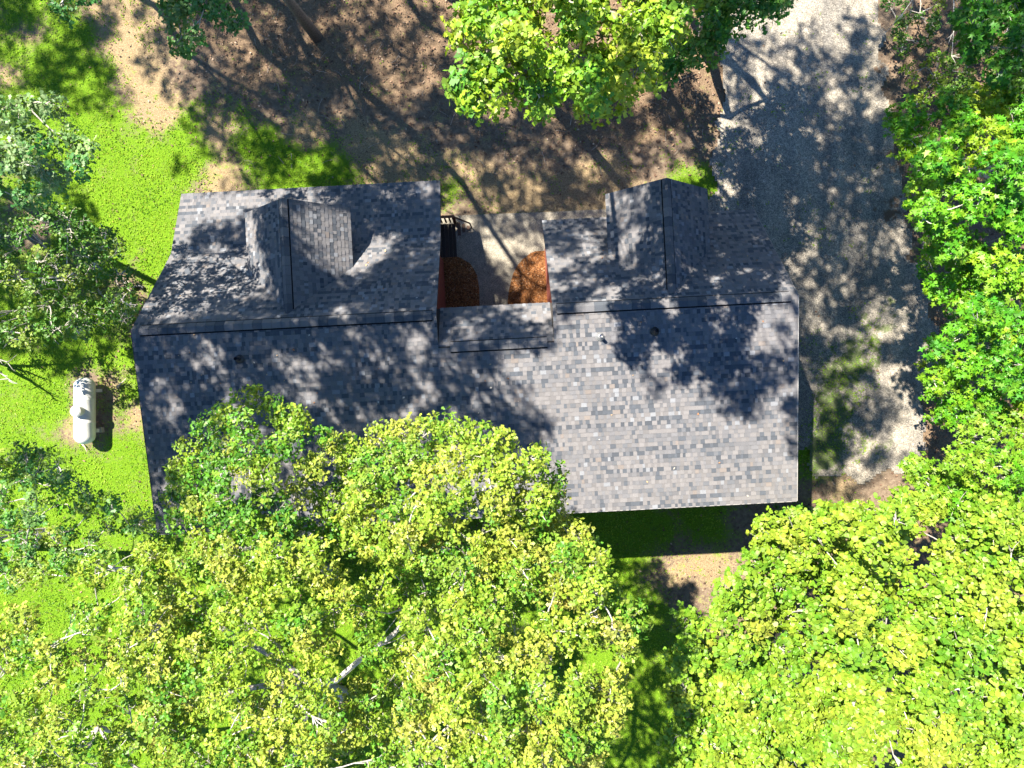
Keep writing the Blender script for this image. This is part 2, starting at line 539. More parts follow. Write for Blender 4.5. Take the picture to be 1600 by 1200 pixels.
# dormers
def dormer_roof(ac, hw, which):
    zr, ze, bf = 6.0, 4.5, 5.85
    br = RB + (RZ - zr)                      # where its ridge meets the 45 degree main slope
    be = RB + (RZ - ze)
    L_ = math.hypot(hw, zr - ze)
    for sgn in (-1, 1):
        # eave runs along b, courses climb towards the ridge
        o = (ac + sgn * hw, bf, ze)
        def bounds(t, L_=L_):
            f = min(t / L_, 1)
            return [(0, bf - (be + (br - be) * f) + .04)]
        shingle_plane(o, (0, -1, 0), (-sgn * hw, 0, zr - ze), L_, bounds, which)
    return zr, ze, bf, br, be


DORM = [(-6.5, 1.65), (4.88, 1.6)]
dinfo = [dormer_roof(ac, hw, "dormer%d" % i) for i, (ac, hw) in enumerate(DORM)]


def wedge_mesh(name, items):
    n = len(items)
    V = np.array([[tuple(p) for p in it[0]] for it in items], dtype=np.float32).reshape(-1, 3)
    base = np.arange(n)[:, None] * 6
    q = np.concatenate([base + np.array([[2, 3, 5, 4]]), base + np.array([[0, 1, 3, 2]])])
    t = np.concatenate([base + np.array([[0, 2, 4]]), base + np.array([[1, 5, 3]])])
    c = np.array([it[1] for it in items])
    return mesh_from(name, V, [q, t], [M["shingle"]], tint=np.concatenate([c, c, c, c]))


# the 300 shingles that show largest: the sunlit rear corner of the right wing
rear = [it for it in SH if it[2] == "rear"]
def show(it):
    p = it[0][2]
    w = (it[0][1] - it[0][0]).length
    return w - 10 * max(0, 5.9 - p.x) - 10 * max(0, p.y - (-0.9))
rear_sorted = sorted(range(len(rear)), key=lambda i: -show(rear[i]))
single = set(rear_sorted[:300])
rest = [it for i, it in enumerate(rear) if i not in single] + [it for it in SH if it[2] == "front"]
link("shingles", wedge_mesh("shingles", rest), roof, kind="stuff")
variants = {}
for i in sorted(single):
    it = rear[i]
    w = (it[0][1] - it[0][0]).length
    key = (round(w, 2), tuple(np.round(it[1], 2)))
    o0 = (it[0][0] + it[0][1]) / 2
    if key not in variants:
        variants[key] = wedge_mesh("shingle", [([p - o0 for p in it[0]], it[1])])
    o = link("shingle", variants[key], roof)
    o.location = o0
    o.scale = (1, 1, 1)

# ridge vents with their caps
def ridge_strip(g, p0, p1, sa, sb, w, raise_=0.055):
    """folded strip along p0-p1; sa, sb: unit vectors down either slope"""
    p0, p1 = Vector(p0), Vector(p1)
    L_ = (p1 - p0).length; d = (p1 - p0).normalized()
    sa, sb = Vector(sa).normalized(), Vector(sb).normalized()
    n = max(1, int(L_ / .27))
    for i in range(n):
        a = p0 + d * (L_ * i / n); b = p0 + d * (L_ * (i + 1) / n - .004)
        up = Vector((0, 0, raise_ + .012 * 1))
        lift0 = Vector((0, 0, raise_)); lift1 = Vector((0, 0, raise_ + .008))
        c = pc[rng.choice([0, 1, 2, 3])] * random.uniform(.9, 1.02)
        V = [a + sa * w + lift0, a + lift0 * 1.2, a + sb * w + lift0, b + sa * w + lift1, b + lift1 * 1.2, b + sb * w + lift1]
        V += [p - Vector((0, 0, .024)) for p in V]
        g.add(V, [(0, 1, 4, 3), (1, 2, 5, 4), (0, 3, 9, 6), (2, 8, 11, 5), (0, 6, 7, 1), (1, 7, 8, 2), (3, 4, 10, 9), (4, 5, 11, 10)], tuple(c))
    lo = Vector((0, 0, .026)); w2 = w + .035
    g.add([p0 + sa * w2 + lo, p0 + lo, p0 + sb * w2 + lo, p1 + sa * w2 + lo, p1 + lo, p1 + sb * w2 + lo], [(0, 1, 4, 3), (1, 2, 5, 4)], (.008, .008, .009))


dn_rear = (0, EB - RB, EZ - RZ); dn_front = (0, 1, -1); dn_con = (0, CE - CB, CEZ - CZ)
for (x0, x1) in ((A0 + .25, A1 - .12), (A2 + .12, A3 - .22)):
    g = Geo(); ridge_strip(g, (x0, RB, RZ), (x1, RB, RZ), dn_rear, dn_front, .17)
    link("ridge_vent", g.mesh("ridge_vent", [M["shingle"]]), roof)
g = Geo(); ridge_strip(g, (A1 + .35, CB, CZ), (A2 - .2, CB, CZ), dn_rear, dn_con, .17)
link("ridge_vent", g.mesh("ridge_vent", [M["shingle"]]), roof)
# pale drip edge along the rakes and eaves
g = Geo()
for (x0, x1) in ((A3 + .002, A3 + .022),):
    g.slab([(x0, EB, EZ + .012), (x1, EB, EZ + .012), (x1, RB, RZ + .012), (x0, RB, RZ + .012)], .16, (.32, .31, .3))
    g.slab([(x0, FB, FZ + .012), (x0, RB, RZ + .012), (x1, RB, RZ + .012), (x1, FB, FZ + .012)], .16, (.2, .19, .19))
g.slab([(A0, EB - .022, EZ + .008), (A3, EB - .022, EZ + .008), (A3, EB - .002, EZ + .01), (A0, EB - .002, EZ + .01)], .16, (.3, .29, .28))
g.slab([(A0 - .022, EB, EZ + .012), (A0 - .002, EB, EZ + .012), (A0 - .002, RB, RZ + .012), (A0 - .022, RB, RZ + .012)], .16, (.06, .055, .05))
link("fascia", g.mesh("fascia", [M["deck"]]), roof)

# walls
SID = (0.20, 0.055, 0.04)
def siding_wall(name, x0, x1, y0, y1, z0, z1, parent=None):
    """a wall of lapped boards between two ground points (axis aligned)"""
    g = Geo()
    k = int((z1 - z0) / .15)
    for i in range(k):
        zz = z0 + i * (z1 - z0) / k; zt = zz + (z1 - z0) / k - .004
        c = np.array(SID) * random.uniform(.9, 1.1)
        g.box(x0 - .006 * (i % 2), x1 + .006 * (i % 2), y0 - .006 * (i % 2), y1 + .006 * (i % 2), zz, zt, tuple(c))
    o = link(name, g.mesh(name, [M["siding"]]), parent or house)
    return o


siding_wall("wall", A0 + .3, A1 - .25, -3.6, -3.45, 0, 5.25)                       # rear, left wing
siding_wall("wall", A1 - .25, A3 - .3, -3.6, -3.45, 0, 5.25)
siding_wall("wall", A0 + .3, A0 + .45, -3.44, 4.6, 0, 3.55)
siding_wall("wall", A0 + .3, A0 + .45, -3.44, 2.9, 3.56, 5.1)
siding_wall("wall", A3 - .45, A3 - .3, -3.44, 4.9, 0, 3.3)
siding_wall("wall", A3 - .45, A3 - .3, -3.44, 3.1, 3.31, 5.1)
siding_wall("wall", A1 - .4, A1 - .25, 2.1, 4.75, 0, 3.4)                          # forecourt, left
siding_wall("wall", A1 - .4, A1 - .25, 1.2, 3.3, 3.41, 4.9)
siding_wall("wall", A1 - .4, A1 - .25, 1.15, 2.3, 4.91, 5.95)
siding_wall("wall", A2 + .2, A2 + .35, 2.1, 5.0, 0, 3.1)                           # forecourt, right
siding_wall("wall", A2 + .2, A2 + .35, 1.2, 3.3, 3.11, 4.9)
siding_wall("wall", A1 - .24, A2 + .19, 2.0, 2.15, 0, 4.9)                         # between the wings
siding_wall("wall", A0 + .46, A1 - .41, 4.6, 4.75, 0, 3.4)
siding_wall("wall", A2 + .36, A3 - .46, 4.85, 5.0, 0, 2.9)

g = Geo(); g.box(-.95, .05, 2.155, 2.2, .05, 2.15, (.05, .05, .06))
door = link("door", g.mesh("door", [M["wood"]]), house)
g = Geo(); g.tube([(-.1, 2.2, 1.05), (-.1, 2.26, 1.05)], [.03, .03], 8)
link("handle", g.mesh("handle", [M["metal"]]), door)

for i, ((ac, hw), (zr, ze, bf, br, be)) in enumerate(zip(DORM, dinfo)):
    g = Geo()
    w = hw - .3
    zt = ze + .3 * (zr - ze) / hw - .16
    z0 = 3.0 if i == 0 else 0.0
    fb = 5.5
    pts = [(ac - w, z0), (ac + w, z0), (ac + w, zt), (ac, zr - .16), (ac - w, zt)]
    V = [(x, fb, z) for x, z in pts] + [(x, 3.2, z) for x, z in pts]
    g.add(V, [(4, 3, 2, 1, 0), (5, 6, 7, 8, 9), (0, 1, 6, 5), (1, 2, 7, 6), (2, 3, 8, 7), (3, 4, 9, 8), (4, 0, 5, 9)], SID)
    d = link("dormer", g.mesh("dormer", [M["siding"]]), house)
    g = Geo()
    for sgn in (-1, 1):
        q = [(ac, bf, zr), (ac, br, zr), (ac + sgn * hw, be, ze), (ac + sgn * hw, bf, ze)]
        g.slab(q[::-1] if sgn > 0 else q, .1, DECK)
    link("dormer_roof", g.mesh("dormer_roof", [M["deck"]]), d)
    link("shingles", wedge_mesh("dormer_shingles", [it for it in SH if it[2] == "dormer%d" % i]), d, kind="stuff")
    g = Geo(); ridge_strip(g, (ac, bf - .02, zr), (ac, br - .02, zr), (-hw, 0, ze - zr), (hw, 0, ze - zr), .17)
    link("ridge_vent", g.mesh("ridge_vent", [M["shingle"]]), d)
    g = Geo(); g.box(ac - .5, ac + .5, fb + .002, fb + .05, 3.5 + .3 * i, 4.7, (1, 1, 1))
    link("window_frame", g.mesh("window_frame", [M["trim"]]), d)
    g = Geo(); g.box(ac - .42, ac + .42, fb + .052, fb + .06, 3.58 + .3 * i, 4.62)
    link("window_pane", g.mesh("window_pane", [M["glass"]]), d)

# plumbing vents on the rear slope
def rear_z(b): return RZ - (RB - b) * (RZ - EZ) / (RB - EB)
for u, v, m in ((937, 526, "metal"), (1022, 518, "black"), (376, 561, "black")):
    p = at(u, v, 6.1); a, b = house_xy(p[0], p[1]); z = rear_z(b)
    g = Geo(); g.tube([(a, b, z - .02), (a, b, z + .03), (a, b, z + .1), (a, b, z + .15)], [.14, .13, .075, .065], 16)
    f = link("vent_pipe", g.mesh("vent_boot", [M["metal" if m == "metal" else "black"]]), house)
    g = Geo(); g.tube([(a, b, z), (a, b, z + .34)], [.05, .05], 16, cap=False); g.tube([(a, b, z), (a, b, z + .25)], [.04, .04], 16)
    link("pipe", g.mesh("vent_pipe_tube", [M["metal" if m == "metal" else "black"]]), f)

# porch deck, railing and steps at the forecourt end
g = Geo()
x = -2.9
while x < -1.8:
    g.box(x, x + .13, 4.86, 6.1, .42, .46, tuple(np.array((.03, .02, .016)) * random.uniform(.7, 1.3))); x += .138
porch = link("porch_deck", g.mesh("porch_deck", [M["wood"]]), house)
DW = (.055, .03, .02)
g = Geo(); g.box(-2.9, -1.77, 6.11, 6.2, 1.32, 1.37, (.2, .08, .035))
rail = link("railing", g.mesh("railing", [M["wood"]]), house)
for x in np.arange(-2.8, -1.82, .16):
    g = Geo(); g.box(x, x + .05, 6.13, 6.18, .46, 1.32, DW); link("baluster", g.mesh("baluster", [M["wood"]]), rail)
g = Geo(); g.box(-1.86, -1.76, 6.1, 6.21, 0, 1.31, DW); link("newel_post", g.mesh("newel_post", [M["wood"]]), rail)
for k in range(3):
    g = Geo(); g.box(-1.74 + .17 * k, -1.62 + .17 * k, 5.66 + .13 * k, 6.16 - .05 * k, .36 - .12 * k, .4 - .12 * k, (.10, .06, .04))
    link("step", g.mesh("step", [M["wood"]]), porch)
g = Geo(); g.tube([(-1.8, 6.15, 1.28), (-1.25, 6.02, .72), (-1.22, 6.0, .05)], [.03, .03, .03], 6, tint=DW)
link("handrail", g.mesh("handrail", [M["wood"]]), rail)

# ------------------------------------------------------------------ mulch beds
def mulch_bed(px, label, seed):
    r = np.random.default_rng(seed)
    P = np.array([at(u, v)[:2] for u, v in px]); c = P.mean(0)
    n = 48
    cum = np.concatenate([P, P[:1]]); seg = np.linalg.norm(np.diff(cum, axis=0), axis=1); s = np.concatenate([[0], np.cumsum(seg)])
    t = np.linspace(0, s[-1], n, endpoint=False)
    ring = np.stack([np.interp(t, s, cum[:, 0]), np.interp(t, s, cum[:, 1])], 1)
    V, rows = [], 9
    for k in range(rows):
        f = 1 - k / rows
        z = .052 + .045 * (1 - f ** 4)
        q = c + (ring - c) * f * (1 + r.normal(0, .006, (n, 1)))
        V.append(np.concatenate([q, np.full((n, 1), z) + r.normal(0, .008, (n, 1)) * (k > 0)], 1))
    V = np.concatenate(V + [np.array([[c[0], c[1], .098]])])
    q = []; tr = []
    for k in range(rows - 1):
        for i in range(n):
            j = (i + 1) % n
            q.append((k * n + i, k * n + j, (k + 1) * n + j, (k + 1) * n + i))
    for i in range(n): tr.append(((rows - 1) * n + i, (rows - 1) * n + (i + 1) % n, rows * n))
    o = link("mulch_bed", mesh_from("mulch_bed", V, [np.array(q), np.array(tr)], [M["mulch"]], smooth=True), kind="stuff", label=label, cat="mulch")
    # loose bark chips
    m = 900
    pts = c + (ring[r.integers(0, n, m)] - c) * np.sqrt(r.random((m, 1))) * .97
    a = r.random(m) * 6.283; L_ = r.uniform(.012, .04, m); w = L_ * r.uniform(.25, .5, m)
    d = np.stack([np.cos(a), np.sin(a), r.normal(0, .35, m)], 1); e = np.stack([-np.sin(a), np.cos(a), r.normal(0, .35, m)], 1)
    z = np.full((m, 1), .16); b = np.concatenate([pts, z], 1)
    b[:, 2] =   .052 + .045 * (1 - (np.linalg.norm(pts - c, axis=1) / 1.0).clip(0, 1) ** 4) + .02
    vv = np.stack([b - d * L_[:, None] - e * w[:, None], b + d * L_[:, None] - e * w[:, None], b + d * L_[:, None] + e * w[:, None], b - d * L_[:, None] + e * w[:, None]], 1).reshape(-1, 3)
    cc = np.array([(.26, .125, .05), (.16, .07, .03), (.08, .035, .016), (.34, .2, .11)])[r.integers(0, 4, m)]
    link("bark_chips", mesh_from("bark_chips", vv, [np.arange(4 * m).reshape(m, 4)], [M["litter"]], tint=cc), o, kind="stuff")


mulch_bed([(688, 405), (700, 400), (718, 402), (735, 412), (745, 428), (749, 450), (750, 520), (688, 520)], "dark brown mulch bed in shade beside the left wing", 1)
mulch_bed([(868, 396), (850, 391), (832, 394), (818, 404), (806, 418), (799, 436), (794, 460), (790, 520), (872, 520)], "orange brown mulch bed in sun beside the right wing", 2)

# ------------------------------------------------------------------ propane tank
tc_ = at(131, 642, 0.65)
tank = link("propane_tank", None, loc=(tc_[0], tc_[1], 0), label="white domed propane tank lying on the lawn left of the house", cat="tank")
g = Geo()
R_, HL, AZ = .36, 1.24, .6
prof = [(-HL, .001)]
for k in range(1, 9):
    t = math.pi / 2 * k / 8
    prof.append((-HL + .30 * (1 - math.cos(t)), R_ * math.sin(t)))
prof += [(-.45, R_), (-.44, R_ + .004), (-.42, R_ + .004), (-.41, R_), (.41, R_), (.42, R_ + .004), (.44, R_ + .004), (.45, R_)]
for k in range(8, 0, -1):
    t = math.pi / 2 * k / 8
    prof.append((HL - .30 * (1 - math.cos(t)), R_ * math.sin(t)))
prof.append((HL, .001))
g.tube([(0, y, AZ) for y, r in prof], [r for y, r in prof], 32)
link("shell", g.mesh("tank_shell", [M["tank"]], smooth=True), tank)
g = Geo(); g.tube([(0, 0, AZ + R_ - .06), (0, 0, AZ + R_ + .2), (0, 0, AZ + R_ + .245), (0, 0, AZ + R_ + .26)], [.2, .2, .16, .05], 24)
dome = link("lid", g.mesh("tank_lid", [M["tank"]], smooth=False), tank)
g = Geo(); g.tube([(.05, .02, AZ + R_ + .25), (.05, .02, AZ + R_ + .28)], [.02, .02], 8); link("lid_knob", g.mesh("lid_knob", [M["metal"]]), dome)
for sy in (-1, 1):
    for sx in (-1, 1):
        g = Geo(); g.box(sx * .26 - .05, sx * .26 + .05, sy * .75 - .06, sy * .75 + .06, .0, .38); link("leg", g.mesh("tank_leg", [M["tank"]]), tank)
    g = Geo(); g.tube([(-.04, sy * .95, AZ + R_ - .03), (0, sy * .95, AZ + R_ + .05), (.04, sy * .95, AZ + R_ - .03)], [.014] * 3, 6); link("lifting_lug", g.mesh("lifting_lug", [M["tank"]]), tank)
g = Geo(); g.box(-.2, .2, -.1, .1, 0, .19); bl = link("concrete_block", g.mesh("concrete_block", [M["block"]]), loc=tuple(at(155, 672)), label="small pale concrete block on the ground beside the white tank", cat="block")
bl.rotation_euler = (0, 0, .1)

# bent black pipe end by the left gable
g = Geo(); g.tube([(-.25, -.15, .05), (-.15, .12, .06), (.05, .2, .08), (.22, .14, .08), (.2, .02, .06)], [.055] * 5, 8)
link("drain_pipe", g.mesh("drain_pipe", [M["black"]], smooth=True), loc=tuple(at(216, 455)), label="short bent black drain pipe on bare soil by the left gable", cat="pipe")

# ------------------------------------------------------------------ leaves, limbs, trees
OAK = np.array([(0, 0), (.34, .27), (.42, .10), (.66, .36), (1.0, 0), (.66, -.36), (.42, -.10), (.34, -.27)])
MAPLE = np.array([(0, 0), (.02, .40), (.30, .20), (.60, .58), (.62, .16), (1.05, 0), (.62, -.16), (.60, -.58), (.30, -.20), (.02, -.40)])
BROAD = np.array([(0, 0), (.12, .36), (.60, .46), (.98, .12), (.95, -.12), (.6, -.44), (.1, -.34)])
LEAN = np.array([(0, 0), (.45, .3), (1, 0), (.45, -.3)])
SHAPES = {"oak": OAK, "maple": MAPLE, "broad": BROAD, "simple": LEAN}


def unit(a): return a / (np.linalg.norm(a, axis=-1, keepdims=True) + 1e-9)


def leaf_arrays(P, D, Nn, L_, shape, curl):
    """one polygon per leaf: base P, direction D, normal Nn, length L_"""
    D = unit(D); S = unit(np.cross(Nn, D)); Nn = np.cross(D, S)
    sh = SHAPES[shape]
    x = sh[:, 0][None, :, None]; y = sh[:, 1][None, :, None]
    lift = np.abs(y) * curl[:, None, None] * 1.2 - (x ** 2) * np.abs(curl)[:, None, None] * .8
    V = P[:, None, :] + L_[:, None, None] * (D[:, None, :] * x + S[:, None, :] * y + Nn[:, None, :] * lift)
    k = len(sh)
    return V.reshape(-1, 3), np.arange(len(P) * k).reshape(-1, k)


def build_crown(clumps, shape, palette, r, per_m2=55, leaf=.13, n_leaf=6, spread=.35, up=.8):
    """clumps: (x,y,z,rad). palette: list of (rgb, weight). Leaf rosettes fill each clump, mostly its outer shell"""
    Ps, Ns, Cs = [], [], []
    cols = np.array([p[0] for p in palette]); w = np.array([p[1] for p in palette], float); w /= w.sum()
    for (x, y, z, rad) in clumps:
        m = max(6, int(per_m2 * math.pi * rad * rad))
        d = unit(r.normal(0, 1, (m, 3)) + np.array([0, 0, .35]))
        rr = rad * (0.35 + .65 * np.sqrt(r.random((m, 1)))) * (1 + r.normal(0, .08, (m, 1)))
        p = np.array([x, y, z]) + d * rr * np.array([1, 1, .62])
        Ps.append(p)
        Ns.append(unit(d * .55 + np.array([-.12, .12, up]) + r.normal(0, spread, (m, 3))))
        base = cols[r.choice(len(cols), p=w)]
        mixc = .55 * base + .45 * cols[r.choice(len(cols), m, p=w)]
        Cs.append(mixc)
    P, Nn, C = np.concatenate(Ps), np.concatenate(Ns), np.concatenate(Cs)
    m = len(P)
    # rosette of leaves round each twig tip
    t = unit(np.cross(Nn, r.normal(0, 1, (m, 3)))); b = np.cross(Nn, t)
    ang = (np.arange(n_leaf)[None, :] / n_leaf * 6.283) + r.random((m, 1)) * 6.283 + r.normal(0, .35, (m, n_leaf))
    droop = r.normal(-.15, .35, (m, n_leaf))
    D = t[:, None, :] * np.cos(ang)[..., None] + b[:, None, :] * np.sin(ang)[..., None] + Nn[:, None, :] * droop[..., None]
    LN = Nn[:, None, :] + r.normal(0, .42, (m, n_leaf, 3))
    PP = P[:, None, :] + D * .015 + r.normal(0, .02, (m, n_leaf, 3))
    LL = leaf * r.uniform(.5, 1.3, (m, n_leaf)) * r.uniform(.8, 1.15, (m, 1))
    CC = C[:, None, :] * r.uniform(.72, 1.28, (m, n_leaf, 1))
    V, F = leaf_arrays(PP.reshape(-1, 3), D.reshape(-1, 3), LN.reshape(-1, 3), LL.ravel(), shape, r.normal(.05, .22, m * n_leaf))
    return V, F, CC.reshape(-1, 3), P


def curve_pts(a, b, r, n=5, sag=.12):
    a, b = np.array(a, float), np.array(b, float)
    L_ = np.linalg.norm(b - a)
    out = []
    o = r.normal(0, sag * L_, 3); o[2] = abs(o[2]) * .6
    for i in range(n):
        t = i / (n - 1)
        out.append(a + (b - a) * t + o * (4 * t * (1 - t)) * .5 + r.normal(0, .012 * L_, 3) * (0 < i < n - 1))
    return out


def tree(name, label, base, clumps, shape, palette, seed, trunk_r=.2, bark=(.36, .335, .30), per_m2=55, leaf=.13, n_leaf=5, group=None, cat="tree", fork=.55, twigs=7, lean=None, spread=.5, up=.75):
    r = np.random.default_rng(seed)
    if shape != "simple": per_m2, leaf = per_m2 * .8, leaf * 1.07
    cl = np.array(clumps)
    root = link(name, None, loc=(base[0], base[1], 0), label=label, cat=cat, group=group)
    off = np.array([base[0], base[1], 0])
    V, F, C, P = build_crown(clumps, shape, palette, r, per_m2, leaf, n_leaf, spread, up)
    link("crown", mesh_from("crown", V - off, [F], [M["leaf"]], tint=C), root, kind="stuff")
    cen = cl[:, :3].mean(0); zlo = cl[:, 2].min()
    top = np.array([base[0] + (cen[0] - base[0]) * fork, base[1] + (cen[1] - base[1]) * fork, max(.5, zlo * .8)])
    if lean is not None: top = np.array(lean)
    tp = curve_pts((base[0], base[1], -.1), top, r, 6, .03)
    g = Geo()
    rad = [trunk_r * (1.35 if i == 0 else 1 - .45 * i / 5) for i in range(6)]
    g.tube([p - off for p in tp], rad, 9, tint=bark)
    link("trunk", g.mesh("trunk", [M["bark"]], smooth=True), root)
    g = Geo()
    k = 0
    starts = []
    for (x, y, z, rd) in clumps:
        starts.append(k); k += max(6, int(per_m2 * math.pi * rd * rd))
    order = sorted(range(len(clumps)), key=lambda i: np.linalg.norm(cl[i, :3] - tp[-1]))
    nodes = [(tp[-1], 0.0), (tp[-2], .5)]
    for i in order:
        x, y, z, rd = clumps[i]
        c = np.array([x, y, z - .25 * rd])
        s, dep = min(nodes, key=lambda nd: np.linalg.norm(c - nd[0]) * (1.0 if nd[0][2] < c[2] + .3 else 1.5) + .45 * nd[1])
        L_ = np.linalg.norm(c - s)
        nodes.append((c, dep + L_))
        pts = curve_pts(s, c, r, 6, .10)
        f = 1.0 / (1 + .55 * dep)
        r0 = max(.018, trunk_r * .42 * f); r1 = max(.011, r0 * .55)
        bk = tuple(np.array(bark) * r.uniform(.95, 1.5))
        g.tube([p - off for p in pts], list(np.linspace(r0, r1, 6)), 5, False, bk)
        m = max(6, int(per_m2 * math.pi * rd * rd))
        sub = P[starts[i]:starts[i] + m]
        for q in sub[r.choice(m, min(twigs, m), replace=False)]:
            st = pts[int(r.integers(3, 6))]
            tw = curve_pts(st, q, r, 4, .14)
            g.tube([p - off for p in tw], [.018, .013, .009, .004], 3, False, bk)
    link("branches", g.mesh("branches", [M["bark"]]), root)
    return root


def clumps_in(px, z0, z1, n, rad, seed, dome=True, tries=40):
    """clump centres spread over a crown outline given in photograph pixels at the crown's own heights"""
    r = np.random.default_rng(seed)
    P = np.array(px, float); c = P.mean(0)
    dm = np.max(np.linalg.norm(P - c, axis=1))
    lo, hi = P.min(0), P.max(0)
    out = []
    for i in range(n):
        best, bd = None, -1
        for _ in range(tries):
            q = lo + r.random(2) * (hi - lo)
            if not in_poly(np.array([q[0]]), np.array([q[1]]), px)[0]: continue
            f = np.linalg.norm(q - c) / dm
            z = (z1 - (z1 - z0) * f ** 1.5 if dome else z0 + (z1 - z0) * r.random()) + r.normal(0, .17 * (z1 - z0))
            w = at(q[0], q[1], z)
            d = min([np.linalg.norm(w[:2] - np.array(o[:2])) for o in out] or [9])
            if d > bd: best, bd = w, d
        if best is not None:
            out.append((best[0], best[1], best[2], rad * r.uniform(.7, 1.25)))
    return out


YEL = [((.31, .345, .05), 3), ((.23, .33, .03), 3.2), ((.37, .33, .085), .9), ((.08, .23, .018), 2.6), ((.16, .28, .02), 2)]
MIXG = [((.22, .32, .025), 3), ((.08, .23, .015), 4), ((.30, .32, .05), 1.4), ((.04, .15, .018), 2.4)]
TEAL = [((.055, .19, .045), 4), ((.09, .23, .05), 3), ((.18, .29, .10), 1.6), ((.035, .13, .03), 2)]
BRIGHT = [((.20, .34, .02), 4), ((.29, .37, .03), 3), ((.10, .27, .02), 2.2), ((.05, .18, .025), .8)]
MAP = [((.09, .29, .01), 4), ((.18, .35, .015), 3.4), ((.045, .20, .01), 3), ((.27, .36, .02), 1.2)]
LIME = [((.22, .325, .026), 4), ((.155, .29, .018), 4), ((.27, .335, .035), 2), ((.085, .22, .014), 3), ((.31, .31, .045), .25)]
DARK = [((.06, .17, .02), 4), ((.12, .21, .025), 2), ((.2, .26, .035), 1), ((.04, .12, .015), 2)]

OAKS = "oaks behind the house"
tree("oak_tree", "green oak overhanging the lower left corner of the roof", (-6.8, -7.2), clumps_in([(258, 770), (300, 690), (345, 645), (395, 625), (450, 640), (480, 675), (550, 680), (565, 770), (545, 850), (400, 880), (285, 850)], 8.5, 11, 66, .40, 21), "oak", MIXG, 21, .2, per_m2=105, leaf=.11, group=OAKS)
tree("oak_tree", "yellow-green oak overhanging the middle of the rear roof edge", (-1.6, -7.4), clumps_in([(545, 700), (612, 655), (690, 662), (745, 684), (800, 672), (845, 700), (872, 750), (895, 810), (930, 850), (930, 905), (800, 915), (640, 885), (540, 830)], 10, 12.5, 74, .40, 22), "oak", YEL, 22, .22, per_m2=115, leaf=.112, group=OAKS)
tree("oak_tree", "tall yellow oak right of the other oaks at the bottom", (1.2, -10.6), clumps_in([(700, 890), (800, 890), (925, 865), (955, 910), (985, 970), (985, 1050), (950, 1120), (920, 1220), (900, 1265), (650, 1265), (625, 1100), (645, 960)], 11, 13.5, 104, .40, 23), "oak", YEL, 23, .24, per_m2=110, leaf=.108, group=OAKS)
tree("oak_tree", "broad mixed-green oak left of the tall yellow oak", (-6.5, -11.8), clumps_in([(235, 860), (400, 870), (560, 845), (680, 890), (655, 1000), (640, 1150), (635, 1265), (330, 1265), (245, 1200), (205, 1000)], 8, 12.5, 185, .42, 24), "oak", MIXG[:3] + YEL[:2], 24, .24, per_m2=100, leaf=.108, group=OAKS)
tree("oak_tree", "sparse yellowing oak in the bottom left corner over grass", (-14.5, -13.6), clumps_in([(20, 960), (110, 945), (150, 880), (250, 880), (270, 1100), (300, 1265), (-120, 1265), (-120, 1000)], 7, 11, 150, .38, 25), "oak", YEL + MIXG[:2], 25, .13, per_m2=75, leaf=.12, group=OAKS)
tree("oak_tree", "dark teal-green oak on the left edge below the white tank", (-18.2, -6.2), clumps_in([(-60, 720), (60, 700), (130, 745), (185, 790), (245, 810), (262, 870), (130, 905), (0, 905), (-60, 880)], 5.5, 9, 78, .36, 26), "oak", TEAL[:3] + MIXG, 26, .14, per_m2=75, leaf=.115)
tree("understory_tree", "small-leaved shaded tree on the lawn left of the house", (-17.6, 4.6), clumps_in([(-60, 345), (100, 335), (175, 370), (210, 425), (215, 470), (190, 510), (90, 530), (-60, 530)], 2, 5.5, 90, .42, 27, dome=False), "broad", DARK, 27, .07, per_m2=75, leaf=.075, n_leaf=5)
tree("oak_tree", "teal oak branch with pale leaf undersides on the upper left edge", (-21.2, 8.2), clumps_in([(-80, 165), (70, 155), (140, 215), (140, 260), (60, 318), (-80, 320)], 8.5, 10.5, 34, .40, 28), "oak", TEAL + [((.2, .28, .13), 2)], 28, .2, per_m2=75, leaf=.13)
tree("oak_tree", "teal oak tip at the top left corner with long bare twigs", (-15.8, 16.6), clumps_in([(65, -60), (145, -60), (140, 10), (100, 25), (70, 10)], 9, 9.6, 7, .3, 29), "oak", TEAL, 29, .06, per_m2=85, leaf=.13, twigs=4)
tree("oak_tree", "dark teal oak hanging into the top edge left of the bare trunk", (-9.8, 17.0), clumps_in([(255, 20), (280, -60), (410, -60), (385, 15), (360, 50), (320, 82), (275, 78)], 8, 10, 18, .36, 30), "oak", TEAL, 30, .09, per_m2=90, leaf=.14)
tree("oak_tree", "bright lime-green oak at the top middle above the forecourt", (-.55, 13.6), clumps_in([(715, 60), (740, 20), (800, -140), (900, -330), (1100, -330), (1130, -80), (1040, 40), (1000, 110), (970, 140), (910, 165), (850, 155), (775, 165), (735, 125)], 12.0, 15, 120, .46, 31), "oak", BRIGHT, 31, .26, per_m2=90, leaf=.14)
tree("oak_tree", "darker green oak leaning over the top of the gravel drive", (7.3, 13.1), clumps_in([(1020, -90), (1225, -90), (1220, 5), (1180, 25), (1130, 50), (1085, 100), (1030, 120), (995, 70)], 5.5, 9, 58, .46, 32), "oak", [((.05, .18, .02), 4), ((.12, .24, .03), 2), ((.2, .27, .03), 1)], 32, .22, per_m2=80, leaf=.15)
RM = "maples right of the drive"
tree("maple_tree", "bright green maple on the right edge beside the upper drive", (17.2, 8.4), clumps_in([(1410, 185), (1480, 160), (1560, 165), (1660, 165), (1660, 430), (1560, 430), (1450, 395), (1425, 330), (1415, 250)], 5.5, 8.5, 46, .6, 33), "maple", MAP, 33, .18, per_m2=70, leaf=.14, group=RM)
